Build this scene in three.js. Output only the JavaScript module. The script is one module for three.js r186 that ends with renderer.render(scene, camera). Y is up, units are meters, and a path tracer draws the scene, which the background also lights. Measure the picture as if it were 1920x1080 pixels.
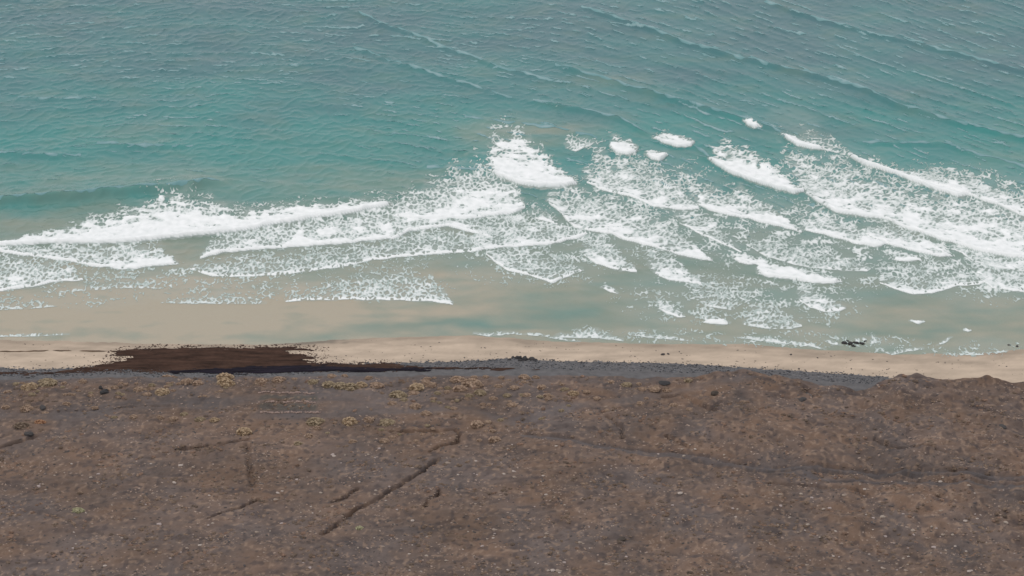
import * as THREE from 'three';
import { mergeGeometries } from 'three/addons/utils/BufferGeometryUtils.js';

// ------------------------------------------------------------------ camera, sky, sun, exposure
const scene = new THREE.Scene();
const EYE = new THREE.Vector3(0, 300, 590);
const camera = new THREE.PerspectiveCamera(11.64, 16 / 9, 5, 20000);
camera.position.copy(EYE);
camera.lookAt(0, 0, 0);
camera.updateMatrixWorld();

const renderer = new THREE.WebGLRenderer({ antialias: true });
renderer.toneMapping = THREE.LinearToneMapping;
renderer.toneMappingExposure = 0.84;
renderer.shadowMap.enabled = true;

// ------------------------------------------------------------------ noise
const mix = (a, b, t) => a + (b - a) * t;
const clamp = (v, a = 0, b = 1) => (v < a ? a : v > b ? b : v);
const sstep = (a, b, v) => { const t = clamp((v - a) / (b - a)); return t * t * (3 - 2 * t); };
function hash(ix, iy, s) {
  let h = Math.imul(ix, 374761393) ^ Math.imul(iy, 668265263) ^ Math.imul(s, 2147483647 ^ 0x5bd1e995);
  h = Math.imul(h ^ (h >>> 13), 1274126177); h ^= h >>> 16; h = Math.imul(h, 2246822519); h ^= h >>> 13;
  return (h >>> 0) / 4294967296;
}
function noise(x, y, s = 0) {                       // gradient noise, about -0.7 .. 0.7
  const ix = Math.floor(x), iy = Math.floor(y), fx = x - ix, fy = y - iy;
  const g = (i, j) => { const a = hash(ix + i, iy + j, s) * 6.2831853; return Math.cos(a) * (fx - i) + Math.sin(a) * (fy - j); };
  const u = fx * fx * fx * (fx * (fx * 6 - 15) + 10), v = fy * fy * fy * (fy * (fy * 6 - 15) + 10);
  return mix(mix(g(0, 0), g(1, 0), u), mix(g(0, 1), g(1, 1), u), v);
}
function fbm(x, y, s, n = 4) { let a = 0, w = 1; for (let i = 0; i < n; i++) { a += w * noise(x, y, s + i); x *= 2.03; y *= 2.03; w *= 0.5; } return a; }
function cells(x, y, s) {                            // 0 on the borders between cells, about 1 at their middles
  const ix = Math.floor(x), iy = Math.floor(y); let a = 9, b = 9;
  for (let j = -1; j <= 1; j++) for (let i = -1; i <= 1; i++) {
    const px = ix + i + hash(ix + i, iy + j, s), py = iy + j + hash(ix + i, iy + j, s + 77);
    const d = Math.hypot(px - x, py - y); if (d < a) { b = a; a = d; } else if (d < b) b = d;
  }
  return b - a;
}
let seed = 20240; const rnd = () => { seed = (Math.imul(seed, 1664525) + 1013904223) | 0; return (seed >>> 0) / 4294967296; };

// overcast sky
{
  const W = 512, H = 256, d = new Float32Array(W * H * 4);
  for (let j = 0; j < H; j++) for (let i = 0; i < W; i++) {
    const el = ((j + 0.5) / H - 0.5) * Math.PI, az = (i + 0.5) / W * 2 * Math.PI;
    const cx = Math.cos(az) * Math.cos(el), cz = Math.sin(az) * Math.cos(el), sy = Math.max(0, Math.sin(el));
    const cl = 1 + 0.10 * fbm(cx * 2.2 + 5, cz * 2.2 + sy, 400, 4);
    const k = (0.80 + 0.26 * sy) * cl, o = (j * W + i) * 4;
    d[o] = 0.965 * k; d[o + 1] = 0.99 * k; d[o + 2] = 1.03 * k; d[o + 3] = 1;
  }
  const t = new THREE.DataTexture(d, W, H, THREE.RGBAFormat, THREE.FloatType);
  t.mapping = THREE.EquirectangularReflectionMapping; t.magFilter = t.minFilter = THREE.LinearFilter; t.needsUpdate = true;
  scene.background = t; scene.environment = t;
}
const sun = new THREE.DirectionalLight(new THREE.Color(1, 0.96, 0.9), 1.0);
sun.position.set(-300, 520, 120); sun.target.position.set(0, 0, 0);
sun.castShadow = true; sun.shadow.radius = 24; sun.shadow.mapSize.set(4096, 4096);
Object.assign(sun.shadow.camera, { left: -220, right: 220, top: 220, bottom: -220, near: 10, far: 1400 });
scene.add(sun, sun.target);

// ------------------------------------------------------------------ survey: where a point of the photograph lies on level ground of a height
const TV = Math.tan(THREE.MathUtils.degToRad(11.64 / 2)), TH = TV * 16 / 9, P0 = Math.atan2(300, 590);
function onLevel(px, py, y = 0) {
  const sx = (px - 960) / 960 * TH, sy = (540 - py) / 540 * TV;
  const dy = -Math.sin(P0) + sy * Math.cos(P0), dz = -Math.cos(P0) - sy * Math.sin(P0), t = (y - EYE.y) / dy;
  return [sx * t, EYE.z + dz * t];
}
function line(pts, y = 0) {                           // pts [px, py, ...values] -> sampler along x: [z, ...values]
  const w = pts.map(([px, py, ...v]) => [...onLevel(px, py, y), ...v]);
  w.sort((a, b) => a[0] - b[0]);
  const f = (x) => {
    let i = 0; while (i < w.length - 2 && x > w[i + 1][0]) i++;
    const a = w[i], b = w[i + 1], t = clamp((x - a[0]) / Math.max(1e-6, b[0] - a[0])), s = t * t * (3 - 2 * t), out = [];
    for (let k = 1; k < a.length; k++) out.push(mix(a[k], b[k], k === 1 ? t * 0.6 + s * 0.4 : s));
    return out;
  };
  f.x0 = w[0][0]; f.x1 = w[w.length - 1][0];
  return f;
}
function polyDist(poly, x, z) {                       // distance to an open polyline of world points
  let best = 1e9;
  for (let i = 0; i + 1 < poly.length; i++) {
    const [ax, az] = poly[i], [bx, bz] = poly[i + 1], dx = bx - ax, dz = bz - az;
    const t = clamp(((x - ax) * dx + (z - az) * dz) / (dx * dx + dz * dz)), d = Math.hypot(x - ax - t * dx, z - az - t * dz);
    if (d < best) best = d;
  }
  return best;
}

// ------------------------------------------------------------------ mesh helpers
const taken = new Map();
function numbered(n) { const k = taken.get(n) || 0; taken.set(n, k + 1); return k ? `${n}_${String(k).padStart(3, '0')}` : n; }
function add(o, name, data) { o.name = numbered(name); o.userData = { ...data }; o.traverse((c) => { c.castShadow = c.receiveShadow = true; }); scene.add(o); return o; }
const structure = { kind: 'structure' };
function steps(a, b, d, far0, far1) {                // even steps between a and b, growing outwards to far0 and far1
  const v = []; for (let x = a; x <= b + 1e-6; x += d) v.push(x);
  let s = d * 2, x = a; const lo = []; while (x > far0) { x = Math.max(far0, x - s); lo.unshift(x); s *= 1.5; }
  s = d * 2; x = b; while (x < far1) { x = Math.min(far1, x + s); v.push(x); s *= 1.5; }
  return [...lo, ...v];
}
function sheet(xs, zs, height, color, offset) {      // heightfield; offset(x) shifts the rows along z
  const nx = xs.length, nz = zs.length, p = new Float32Array(nx * nz * 3), c = new Float32Array(nx * nz * 3), ix = new Uint32Array((nx - 1) * (nz - 1) * 6);
  const col = [0, 0, 0];
  for (let j = 0; j < nz; j++) for (let i = 0; i < nx; i++) {
    const x = xs[i], z = zs[j] + (offset ? offset(x) : 0), y = height(x, z), o = (j * nx + i) * 3;
    p[o] = x; p[o + 1] = y; p[o + 2] = z; color(x, z, y, col); c[o] = col[0]; c[o + 1] = col[1]; c[o + 2] = col[2];
  }
  let k = 0;
  for (let j = 0; j < nz - 1; j++) for (let i = 0; i < nx - 1; i++) {
    const a = j * nx + i, b = a + 1, d = a + nx, e = d + 1;
    ix[k++] = a; ix[k++] = d; ix[k++] = b; ix[k++] = b; ix[k++] = d; ix[k++] = e;
  }
  return finish(p, c, ix);
}
function finish(p, c, ix) {
  const g = new THREE.BufferGeometry();
  g.setAttribute('position', new THREE.BufferAttribute(p, 3));
  if (c) g.setAttribute('color', new THREE.BufferAttribute(c, 3));
  g.setIndex(new THREE.BufferAttribute(ix, 1)); g.computeVertexNormals();
  const uv = new Float32Array(p.length / 3 * 2); for (let i = 0; i < uv.length / 2; i++) { uv[2 * i] = p[3 * i]; uv[2 * i + 1] = p[3 * i + 2]; }
  g.setAttribute('uv', new THREE.BufferAttribute(uv, 2));
  return g;
}
// the part of a level region where field(x, z) > 0, cut along its outline
function outlined(field, x0, x1, dx, z0, z1, dz, height, color) {
  const nx = Math.max(2, Math.ceil((x1 - x0) / dx) + 1), nz = Math.max(2, Math.ceil((z1 - z0) / dz) + 1), m = new Float32Array(nx * nz);
  for (let j = 0; j < nz; j++) for (let i = 0; i < nx; i++) m[j * nx + i] = field(x0 + i * dx, z0 + j * dz);
  const pos = [], col = [], idx = [], ids = new Map(), c = [0, 0, 0];
  const put = (key, x, z, v) => {
    let id = ids.get(key); if (id !== undefined) return id;
    id = pos.length / 3; ids.set(key, id); pos.push(x, height(x, z, v), z);
    if (color) { color(x, z, v, c); col.push(c[0], c[1], c[2]); }
    return id;
  };
  const N = nx * nz;
  const corner = (i, j) => put(j * nx + i, x0 + i * dx, z0 + j * dz, m[j * nx + i]);
  const cut = (i, j, k, l) => {
    let a = j * nx + i, b = l * nx + k; if (a > b) { [i, j, k, l] = [k, l, i, j]; [a, b] = [b, a]; }
    const t = clamp(m[a] / (m[a] - m[b]), 0.02, 0.98);
    return put(N * (1 + (j === l ? 0 : 1)) + a, x0 + (i + (k - i) * t) * dx, z0 + (j + (l - j) * t) * dz, 0);
  };
  for (let j = 0; j < nz - 1; j++) for (let i = 0; i < nx - 1; i++) {
    const q = [[i, j], [i, j + 1], [i + 1, j + 1], [i + 1, j]], on = q.map(([a, b]) => m[b * nx + a] > 0);
    if (!on[0] && !on[1] && !on[2] && !on[3]) continue;
    const ring = [];
    for (let k = 0; k < 4; k++) {
      const n = (k + 1) % 4;
      if (on[k]) ring.push(corner(...q[k]));
      if (on[k] !== on[n]) ring.push(cut(...q[k], ...q[n]));
    }
    for (let k = 1; k + 1 < ring.length; k++) idx.push(ring[0], ring[k], ring[k + 1]);
  }
  if (!idx.length) return null;
  return finish(new Float32Array(pos), color ? new Float32Array(col) : null, new Uint32Array(idx));
}

// fine relief textures: grains and ripples
function grainTexture(n, f) {
  const d = new Uint8Array(n * n * 4);
  for (let j = 0; j < n; j++) for (let i = 0; i < n; i++) { const v = clamp(f(i / n, j / n)) * 255, o = (j * n + i) * 4; d[o] = d[o + 1] = d[o + 2] = v; d[o + 3] = 255; }
  const t = new THREE.DataTexture(d, n, n); t.wrapS = t.wrapT = THREE.RepeatWrapping; t.magFilter = THREE.LinearFilter; t.needsUpdate = true; return t;
}
const tile = (fn, u, v, k) => { const x = u * k, y = v * k, a = u, b = v; return mix(mix(fn(x, y), fn(x - k, y), a), mix(fn(x, y - k), fn(x - k, y - k), a), b); };
const grain = grainTexture(512, (u, v) => 0.5 + 0.5 * tile((x, y) => fbm(x, y, 900, 4), u, v, 24)); grain.repeat.set(1 / 9, 1 / 9);
const ripple = grainTexture(512, (u, v) => 0.5 + 0.6 * tile((x, y) => fbm(x, y * 2, 930, 3), u, v, 16)); ripple.repeat.set(1 / 14, 1 / 14);

// ------------------------------------------------------------------ the shore: heights
const shore = line([[-300, 634], [0, 637], [150, 640], [300, 645], [520, 645], [620, 637], [700, 633], [890, 629], [1050, 640], [1250, 645], [1400, 645], [1550, 657], [1700, 664], [1800, 662], [1920, 655], [2200, 655]]);
const shoreZ = (x) => shore(x)[0] + 0.5 * noise(x / 6, 0.3, 31) + 0.25 * noise(x / 2, 0.3, 32);
// edge of the brown plain above the beach (height of that edge above the sea, metres)
const edge = line([[-300, 712, 0], [0, 708, 0], [80, 710, 0], [160, 704, 0], [300, 702, 0], [460, 702, 0], [640, 700, 0], [700, 702, 0], [800, 700, 0], [960, 701, 0], [1100, 701, 0.2], [1200, 706, 0.3], [1300, 706, 0.5],
  [1345, 700, 1.1], [1400, 698, 1.2], [1450, 706, 0.8], [1550, 718, 0.3], [1610, 728, 0.0], [1645, 718, 0.8], [1690, 708, 1.8], [1720, 708, 1.9], [1770, 715, 1.3], [1850, 714, 1.4], [1920, 722, 1.2], [2200, 735, 1.2]], 2.4);
function sandH(x, z) {
  const d = z - shoreZ(x);
  if (d > 0) return Math.min(0.055 * d, 1.5) + 0.03 * noise(x / 5, z / 2, 41);
  const bar = 0.35 * Math.exp(-((d + 30) ** 2) / 90) + 0.5 * noise(x / 26, z / 14, 42) * sstep(0, -18, d);
  return Math.max(-9, 0.045 * d + bar - 0.00006 * d * d) - 0.02;
}
const toW = (pts, y = 2.8) => pts.map(([a, b]) => onLevel(a, b, y));
const gullies = [
  [[[605, 1012], [640, 987], [655, 972], [700, 950], [750, 915], [790, 890], [812, 872], [822, 866]], 0.75, 0.55],
  [[[806, 850], [826, 838], [858, 830], [861, 814], [853, 808], [800, 810], [735, 813]], 0.5, 0.4],
  [[[625, 948], [648, 941], [668, 924]], 0.55, 0.45], [[[798, 962], [802, 948], [820, 940], [823, 930]], 0.5, 0.5],
  [[[333, 847], [370, 842], [405, 838], [440, 831], [462, 828]], 0.75, 0.45], [[[464, 838], [468, 868], [474, 918]], 0.8, 0.3],
  [[[390, 984], [412, 971], [452, 959], [482, 944]], 0.45, 0.4], [[[-40, 850], [0, 842], [28, 831], [66, 820]], 0.8, 0.5],
  [[[1650, 720], [1500, 715]].map(([a, b]) => [a - 10, b + 20]), 0.5, 0.1], [[[1140, 780], [1165, 800], [1168, 822]], 0.6, 0.4], [[[1250, 818], [1275, 834], [1290, 842]], 0.6, 0.4],
  [[[1492, 722], [1512, 728], [1526, 742]], 0.8, 0.5], [[[1640, 826], [1668, 838], [1745, 850], [1770, 858]], 0.5, 0.3], [[[1245, 742], [1275, 740], [1300, 752], [1340, 770]], 0.8, 0.3],
  [[[985, 815], [1060, 825], [1150, 839], [1260, 850], [1330, 857], [1440, 876], [1540, 873], [1640, 880], [1760, 889], [1920, 904], [2100, 926]], 0.6, 0.22], [[[1300, 864], [1440, 885], [1540, 882], [1640, 889], [1760, 898], [1920, 914], [2100, 935]], 0.55, 0.2],
  [[[1560, 900], [1640, 906], [1720, 905], [1800, 912], [1920, 921]], 0.5, 0.2], [[[1440, 905], [1530, 912], [1620, 925]], 0.6, 0.2], [[[0, 770], [80, 773], [160, 768], [220, 759], [290, 753]], 0.5, 0.12], [[[210, 768], [240, 762], [275, 759], [330, 763]], 0.5, 0.14],
].map(([p, w, d]) => ({ p: toW(p), w, d }));
const tracks = [
  [[[985, 818], [1060, 828], [1150, 842], [1260, 853], [1330, 860], [1440, 880], [1540, 877], [1640, 884], [1760, 893], [1920, 908], [2100, 930]], 1.1],
  [[[1180, 850], [1300, 862], [1420, 874], [1560, 900], [1700, 908], [1920, 925]], 0.8],
  [[[-100, 770], [0, 775], [80, 778], [160, 773], [220, 763], [290, 757], [400, 758], [480, 746]], 2.2],
  [[[480, 780], [620, 776], [740, 772], [860, 766], [960, 790], [1000, 778], [1090, 756], [1180, 748], [1260, 735], [1320, 722], [1400, 712]], 1.7],
  [[[590, 738], [680, 742], [700, 755], [640, 765]], 3.4],
].map(([p, w]) => ({ p: toW(p), w }));
function near(list, x, z, f) { let m = 0; for (const g of list) { const d = polyDist(g.p, x, z); const v = f(d, g); if (v > m) m = v; } return m; }
const plainRise = (x) => sstep(-20, 110, x);
function plainH(x, z) {
  const [ez, bump] = edge(x), e = Math.max(0, z - ez), r = plainRise(x);
  let h = 2.35 + bump * Math.exp(-e / 16) + 0.028 * e;
  h += (0.8 + 1.3 * r) * sstep(2, 22, e) * fbm(x / 34, z / 26, 51, 3);
  h += r * 1.2 * sstep(1, 10, e) * noise((x + z * 0.6) / 5.5, (z - x * 0.45) / 19, 55);
  h += (0.36 + 0.55 * r) * fbm(x / 5, z / 4, 53, 3);
  return h;
}
function groundH(x, z) {
  const e = z - edge(x)[0];
  let h = plainH(x, z);
  if (e > -3 && e < 90 && Math.abs(x) < 140) {
    const smooth = near(tracks, x, z, (d, t) => sstep(t.w * 1.4, t.w * 0.6, d));
    h += (1 - smooth) * (0.22 * noise(x / 1.5, z / 1.2, 57) + 0.08 * noise(x / 0.8, z / 0.8, 56)) - 0.1 * smooth;
    h -= near(gullies, x, z, (d, g) => g.d * 2.8 * clamp(0.9 + 1.0 * noise(x / 4, z / 4, 60), 0.15, 1.2) * sstep(g.w * 1.1, g.w * 0.2, d + 0.5 * noise(x / 1.6, z / 1.6, 58)));
  }
  return mix(sandH(x, z) - 0.9, h, sstep(-1.9, 1.3, e + 0.7 * noise(x / 2.5, z / 2.5, 59)));
}
const landTop = (x, z) => Math.max(groundH(x, z), sandH(x, z));
function onLand(px, py) { let y = 2.5, p; for (let i = 0; i < 5; i++) { p = onLevel(px, py, y); y = landTop(p[0], p[1]); } return [p[0], y, p[1]]; }

// ------------------------------------------------------------------ the surf: fronts of the breaking waves
// [label, [px, py of the front edge, reach of the foam behind it in px, density], height of the bore]
const surf = [
  ['long solid white breaker along the left shallows, seaward of all its foam', [[-60, 468, 6, 1], [0, 465, 6, 1], [80, 460, 16, 1], [120, 460, 26, 1], [167, 460, 38, 1], [247, 457, 50, 1], [285, 453, 64, 1], [320, 449, 62, 1], [370, 445, 52, 1], [443, 438, 30, 1], [533, 422, 28, 1], [640, 407, 20, 1], [735, 388, 5, 1]], 0.8],
  ['foam tongue below the left end of the long white breaker', [[-40, 468, 4, 0.8], [0, 475, 10, 0.8], [70, 484, 18, 0.72], [127, 492, 28, 0.7], [187, 503, 42, 0.75], [233, 507, 48, 0.8], [290, 502, 30, 0.9], [336, 496, 3, 1]], 0.45],
  ['wide lacy foam sheet under the middle of the long white breaker', [[375, 486, 10, 0.7], [400, 480, 30, 0.75], [430, 474, 36, 0.78], [510, 468, 48, 0.85], [640, 460, 52, 0.88], [693, 453, 58, 0.86], [737, 450, 58, 0.84], [773, 435, 58, 0.8], [840, 427, 50, 0.78], [880, 437, 40, 0.7], [925, 448, 8, 0.7]], 0.45],
  ['lacy foam patch at the left edge nearest the sand', [[-60, 552, 70, 0.75], [0, 547, 64, 0.72], [60, 540, 55, 0.7], [110, 530, 36, 0.66], [156, 527, 5, 0.7]], 0.35],
  ['faint thin foam film beside the leftmost lacy patch', [[135, 548, 14, 0.3], [170, 546, 24, 0.32], [233, 541, 30, 0.34], [302, 542, 6, 0.3]], 0.14],
  ['pale foam veil between two lace sheets left of centre', [[355, 506, 8, 0.5], [400, 520, 24, 0.6], [470, 520, 34, 0.55], [527, 517, 38, 0.5], [570, 512, 40, 0.45], [640, 502, 38, 0.5], [707, 488, 32, 0.55], [767, 482, 42, 0.6], [827, 477, 42, 0.62], [867, 475, 36, 0.5], [920, 468, 14, 0.6]], 0.3],
  ['curved foam front meeting the right-hand surf near the middle', [[880, 474, 14, 0.5], [917, 468, 40, 0.7], [960, 465, 62, 0.74], [1033, 460, 54, 0.7], [1080, 449, 18, 0.8], [1108, 441, 3, 1]], 0.4],
  ['broad fading foam fan lowest on the pale sandy shallows', [[535, 567, 6, 0.35], [590, 564, 20, 0.4], [640, 563, 38, 0.46], [700, 563, 52, 0.48], [757, 564, 56, 0.5], [800, 566, 40, 0.6], [830, 569, 22, 0.7], [850, 572, 4, 0.8]], 0.22],
  ['short faint foam strip left of the fading fan', [[300, 569, 4, 0.3], [357, 570, 12, 0.42], [420, 571, 24, 0.42], [475, 571, 14, 0.36], [500, 570, 3, 0.3]], 0.14],
  ['small lacy foam wedge right of the fading fan', [[910, 478, 6, 0.7], [932, 496, 20, 0.6], [953, 510, 38, 0.62], [990, 517, 52, 0.66], [1035, 532, 50, 0.62], [1065, 520, 30, 0.5], [1095, 508, 5, 0.5]], 0.3],
  ['round white foam burst at the centre of the surf', [[915, 322, 10, 0.8], [935, 334, 46, 0.95], [955, 342, 64, 1], [985, 351, 82, 1], [1015, 355, 74, 1], [1040, 356, 58, 0.98], [1062, 354, 34, 0.95], [1083, 349, 4, 1]], 0.9],
  ['foam field sloping down left of the round white burst', [[735, 408, 16, 0.8], [780, 414, 40, 0.85], [830, 414, 62, 0.9], [873, 413, 76, 0.92], [920, 408, 82, 0.92], [967, 402, 58, 0.9], [985, 392, 20, 0.8]], 0.5],
  ['tiny white cap left of two others, farthest out at centre', [[1143, 279, 3, 1], [1155, 289, 16, 1], [1175, 293, 28, 1], [1192, 290, 22, 1], [1198, 280, 3, 1]], 0.7],
  ['flat white cap farthest out of the small centre caps', [[1222, 261, 3, 1], [1245, 273, 12, 1], [1272, 280, 20, 1], [1296, 278, 14, 1], [1304, 270, 3, 1]], 0.7],
  ['small crescent cap between the centre caps and foam field', [[1208, 292, 3, 1], [1222, 302, 10, 1], [1236, 306, 14, 1], [1254, 294, 3, 1]], 0.7],
  ['loose lace patch left of the small centre caps', [[1060, 278, 8, 0.5], [1080, 284, 22, 0.6], [1104, 276, 14, 0.5], [1116, 268, 3, 0.5]], 0.12],
  ['lacy foam field under the small centre caps', [[1100, 345, 18, 0.55], [1130, 360, 44, 0.66], [1180, 372, 74, 0.74], [1230, 391, 82, 0.78], [1290, 397, 76, 0.76], [1312, 394, 28, 0.7]], 0.45],
  ['slanting foam band right of the round burst', [[1030, 385, 20, 0.7], [1077, 430, 62, 0.84], [1120, 438, 78, 0.84], [1142, 440, 74, 0.84], [1173, 453, 70, 0.82], [1233, 468, 80, 0.8], [1280, 482, 62, 0.8], [1312, 488, 34, 0.85], [1337, 490, 4, 1]], 0.45],
  ['short white streak under the round burst', [[1004, 412, 3, 1], [1020, 417, 7, 1], [1046, 424, 3, 1]], 0.3],
  ['lacy foam lobe below the slanting band', [[1095, 480, 12, 0.55], [1117, 497, 48, 0.7], [1160, 508, 66, 0.72], [1196, 512, 18, 0.8]], 0.3],
  ['lacy foam lobe below the end of the slanting band', [[1220, 508, 12, 0.6], [1236, 520, 40, 0.7], [1256, 527, 52, 0.74], [1290, 531, 48, 0.72], [1316, 534, 10, 0.9]], 0.3],
  ['plunging white crest left of the great right-hand foam field', [[1328, 303, 3, 1], [1345, 314, 12, 1], [1373, 330, 38, 1], [1423, 347, 54, 1], [1467, 359, 56, 1], [1490, 366, 40, 0.96], [1508, 362, 6, 0.9]], 0.85],
  ['single small white tip highest on the outer crest', [[1392, 229, 2, 1], [1402, 239, 8, 1], [1414, 244, 12, 1], [1430, 242, 4, 1]], 0.7],
  ['narrow white crest on the outer wave at right', [[1464, 256, 2, 1], [1478, 268, 10, 1], [1496, 278, 16, 1], [1525, 285, 14, 1], [1548, 284, 4, 1]], 0.8],
  ['thin bright crest line topping the great right foam field', [[1585, 290, 2, 1], [1603, 304, 8, 1], [1625, 316, 9, 1], [1680, 331, 12, 1], [1720, 346, 16, 1], [1763, 362, 20, 1], [1795, 371, 20, 1], [1818, 368, 6, 1]], 0.9],
  ['wispy foam behind the outer crest at right', [[1500, 270, 10, 0.4], [1550, 285, 30, 0.5], [1590, 292, 26, 0.5], [1610, 302, 4, 0.5]], 0.15],
  ['great foam field filling the right side of the surf', [[1512, 366, 22, 0.8], [1530, 380, 62, 0.84], [1567, 400, 96, 0.86], [1630, 410, 92, 0.88], [1655, 413, 88, 0.88], [1710, 435, 90, 0.88], [1780, 457, 88, 0.9], [1847, 477, 98, 0.92], [1920, 489, 104, 0.94], [2000, 496, 104, 0.94]], 0.7],
  ['foam crown above the right edge of the great foam field', [[1700, 336, 8, 0.6], [1750, 350, 26, 0.75], [1815, 368, 36, 0.8], [1860, 384, 44, 0.88], [1920, 408, 40, 0.9], [2000, 440, 40, 0.9]], 0.7],
  ['foam band below the plunging crest, left of the great field', [[1310, 388, 26, 0.85], [1330, 397, 42, 0.92], [1360, 405, 44, 0.9], [1400, 412, 38, 0.86], [1440, 422, 54, 0.88], [1475, 431, 36, 0.92], [1504, 438, 6, 1]], 0.5],
  ['foam band running under the great field front', [[1500, 432, 6, 0.8], [1533, 439, 36, 0.78], [1575, 450, 54, 0.8], [1612, 461, 48, 0.85], [1650, 466, 22, 0.95], [1664, 460, 4, 1]], 0.5],
  ['white tongue low on the right flank of the great field', [[1622, 440, 4, 0.9], [1640, 450, 14, 0.88], [1673, 463, 30, 0.88], [1727, 477, 46, 0.88], [1765, 484, 38, 0.9], [1786, 482, 6, 1]], 0.45],
  ['bright white roller alone in the lower right surf', [[1420, 515, 4, 1], [1440, 521, 24, 1], [1480, 526, 26, 1], [1527, 533, 22, 1], [1560, 534, 14, 0.95], [1580, 530, 3, 1]], 0.5],
  ['scattered lace above the bright lone roller', [[1400, 462, 10, 0.4], [1440, 484, 36, 0.52], [1500, 500, 46, 0.55], [1560, 508, 40, 0.55], [1625, 510, 16, 0.7], [1634, 506, 4, 0.8]], 0.16],
  ['small white tip left of the bright lone roller', [[1372, 485, 3, 0.95], [1388, 495, 18, 0.95], [1405, 498, 18, 0.95], [1430, 494, 4, 1]], 0.4],
  ['lace between the slanting band and small white tip', [[1275, 420, 24, 0.6], [1320, 444, 52, 0.68], [1360, 462, 56, 0.66], [1392, 476, 22, 0.6]], 0.25],
  ['lace column under the bright lone roller', [[1300, 560, 18, 0.36], [1330, 576, 50, 0.48], [1370, 582, 56, 0.46], [1402, 566, 30, 0.4], [1425, 552, 6, 0.3]], 0.14],
  ['lace curtain reaching toward the beach at lower right', [[1395, 610, 8, 0.55], [1420, 614, 28, 0.55], [1450, 618, 62, 0.5], [1483, 618, 50, 0.48], [1505, 612, 10, 0.4]], 0.16],
  ['slanted foam blade beside the lace curtain', [[1500, 566, 10, 0.55], [1520, 578, 36, 0.66], [1548, 587, 46, 0.7], [1572, 585, 26, 0.75], [1588, 579, 3, 0.9]], 0.28],
  ['small foam pad left of the lace curtain', [[1317, 605, 3, 0.9], [1335, 609, 16, 0.88], [1355, 610, 14, 0.9], [1371, 607, 3, 0.9]], 0.25],
  ['small round foam pad above the swash at centre right', [[1234, 580, 3, 0.9], [1252, 590, 26, 0.75], [1272, 596, 22, 0.88], [1286, 595, 3, 1]], 0.25],
  ['tiny foam fleck right of the lacy wedge', [[1126, 541, 2, 1], [1145, 549, 10, 0.9], [1163, 553, 4, 1]], 0.22],
  ['ragged lace under the great field near its low tip', [[1650, 532, 6, 0.6], [1680, 544, 36, 0.6], [1710, 553, 50, 0.58], [1745, 551, 54, 0.58], [1800, 537, 44, 0.6], [1835, 535, 30, 0.6], [1850, 530, 8, 0.5]], 0.22],
  ['white foam pad inside the ragged lace', [[1672, 488, 3, 0.95], [1695, 492, 16, 0.95], [1730, 491, 4, 1]], 0.3],
  ['foam sheet at the right edge below the great field', [[1838, 526, 14, 0.72], [1860, 542, 46, 0.76], [1890, 546, 54, 0.78], [1920, 549, 56, 0.78], [2000, 556, 56, 0.78]], 0.3],
  ['lace wash under the front of the great field', [[1790, 470, 10, 0.7], [1830, 494, 24, 0.75], [1880, 506, 26, 0.78], [1960, 514, 28, 0.78]], 0.2],
  ['pale swash film on the sandy shallows at far left', [[-40, 583, 12, 0.26], [0, 582, 16, 0.28], [60, 579, 14, 0.26], [105, 576, 4, 0.3]], 0.08],
  ['thin swash line edging the sand at far left', [[-40, 632, 3, 0.7], [0, 632, 3, 0.7], [60, 631, 4, 0.6], [130, 628, 3, 0.6]], 0.03],
  ['thin swash line at the middle of the beach', [[888, 626, 3, 0.8], [915, 631, 5, 0.8], [960, 627, 5, 0.75], [1010, 630, 4, 0.6], [1070, 640, 3, 0.8], [1090, 641, 2, 0.8]], 0.04],
  ['peaked swash patch on the beach right of centre', [[1030, 634, 3, 0.85], [1067, 634, 8, 0.85], [1113, 634, 16, 0.85], [1140, 637, 12, 0.85], [1170, 640, 5, 0.85]], 0.05],
  ['low swash streak between the peaked patch and long streak', [[1180, 628, 4, 0.85], [1227, 635, 8, 0.8], [1285, 639, 3, 0.85], [1300, 641, 2, 0.8]], 0.04],
  ['long white swash streak on the sand at right', [[1385, 634, 2, 1], [1420, 639, 5, 1], [1480, 646, 8, 0.95], [1515, 650, 5, 1], [1549, 656, 2, 1]], 0.05],
  ['curled swash line right of the black surf rocks', [[1650, 658, 3, 0.8], [1672, 666, 5, 0.85], [1700, 660, 4, 0.8], [1735, 655, 4, 0.9]], 0.04],
  ['thin swash line at the far right of the beach', [[1770, 665, 3, 0.7], [1800, 667, 5, 0.7], [1860, 666, 4, 0.7], [1892, 659, 3, 0.7]], 0.04],
  ['foam scrap washing over the left flank of black rocks', [[1545, 640, 3, 0.8], [1562, 647, 10, 0.85], [1580, 647, 3, 0.9]], 0.05],
  ['foam scrap beside the right flank of black rocks', [[1628, 645, 3, 0.7], [1645, 644, 14, 0.7], [1656, 638, 3, 0.7]], 0.05],
  ['small curved white fleck in calm right shallows', [[1705, 602, 2, 1], [1722, 609, 6, 1], [1735, 604, 3, 1]], 0.12],
  ['tiny white fleck farthest right in calm shallows', [[1806, 621, 2, 1], [1815, 623, 5, 1], [1823, 620, 2, 1]], 0.12],
  ['thin slanted white fleck above the curled swash line', [[1757, 648, 2, 0.9], [1770, 645, 4, 1], [1786, 633, 2, 1]], 0.05],
].map(([label, pts, bore]) => ({ label, f: line(pts.map(([x, y, e, d]) => [x, y, (y - 0) && e, d])), bore, pts }));
for (const s of surf) { s.lean = mix(0.03, 0.24, sstep(800, 1250, s.pts[s.pts.length >> 1][0])); s.perPx = (() => { const [, y] = s.pts[s.pts.length >> 1]; return onLevel(960, y)[1] - onLevel(960, y - 1)[1]; })(); }
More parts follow.
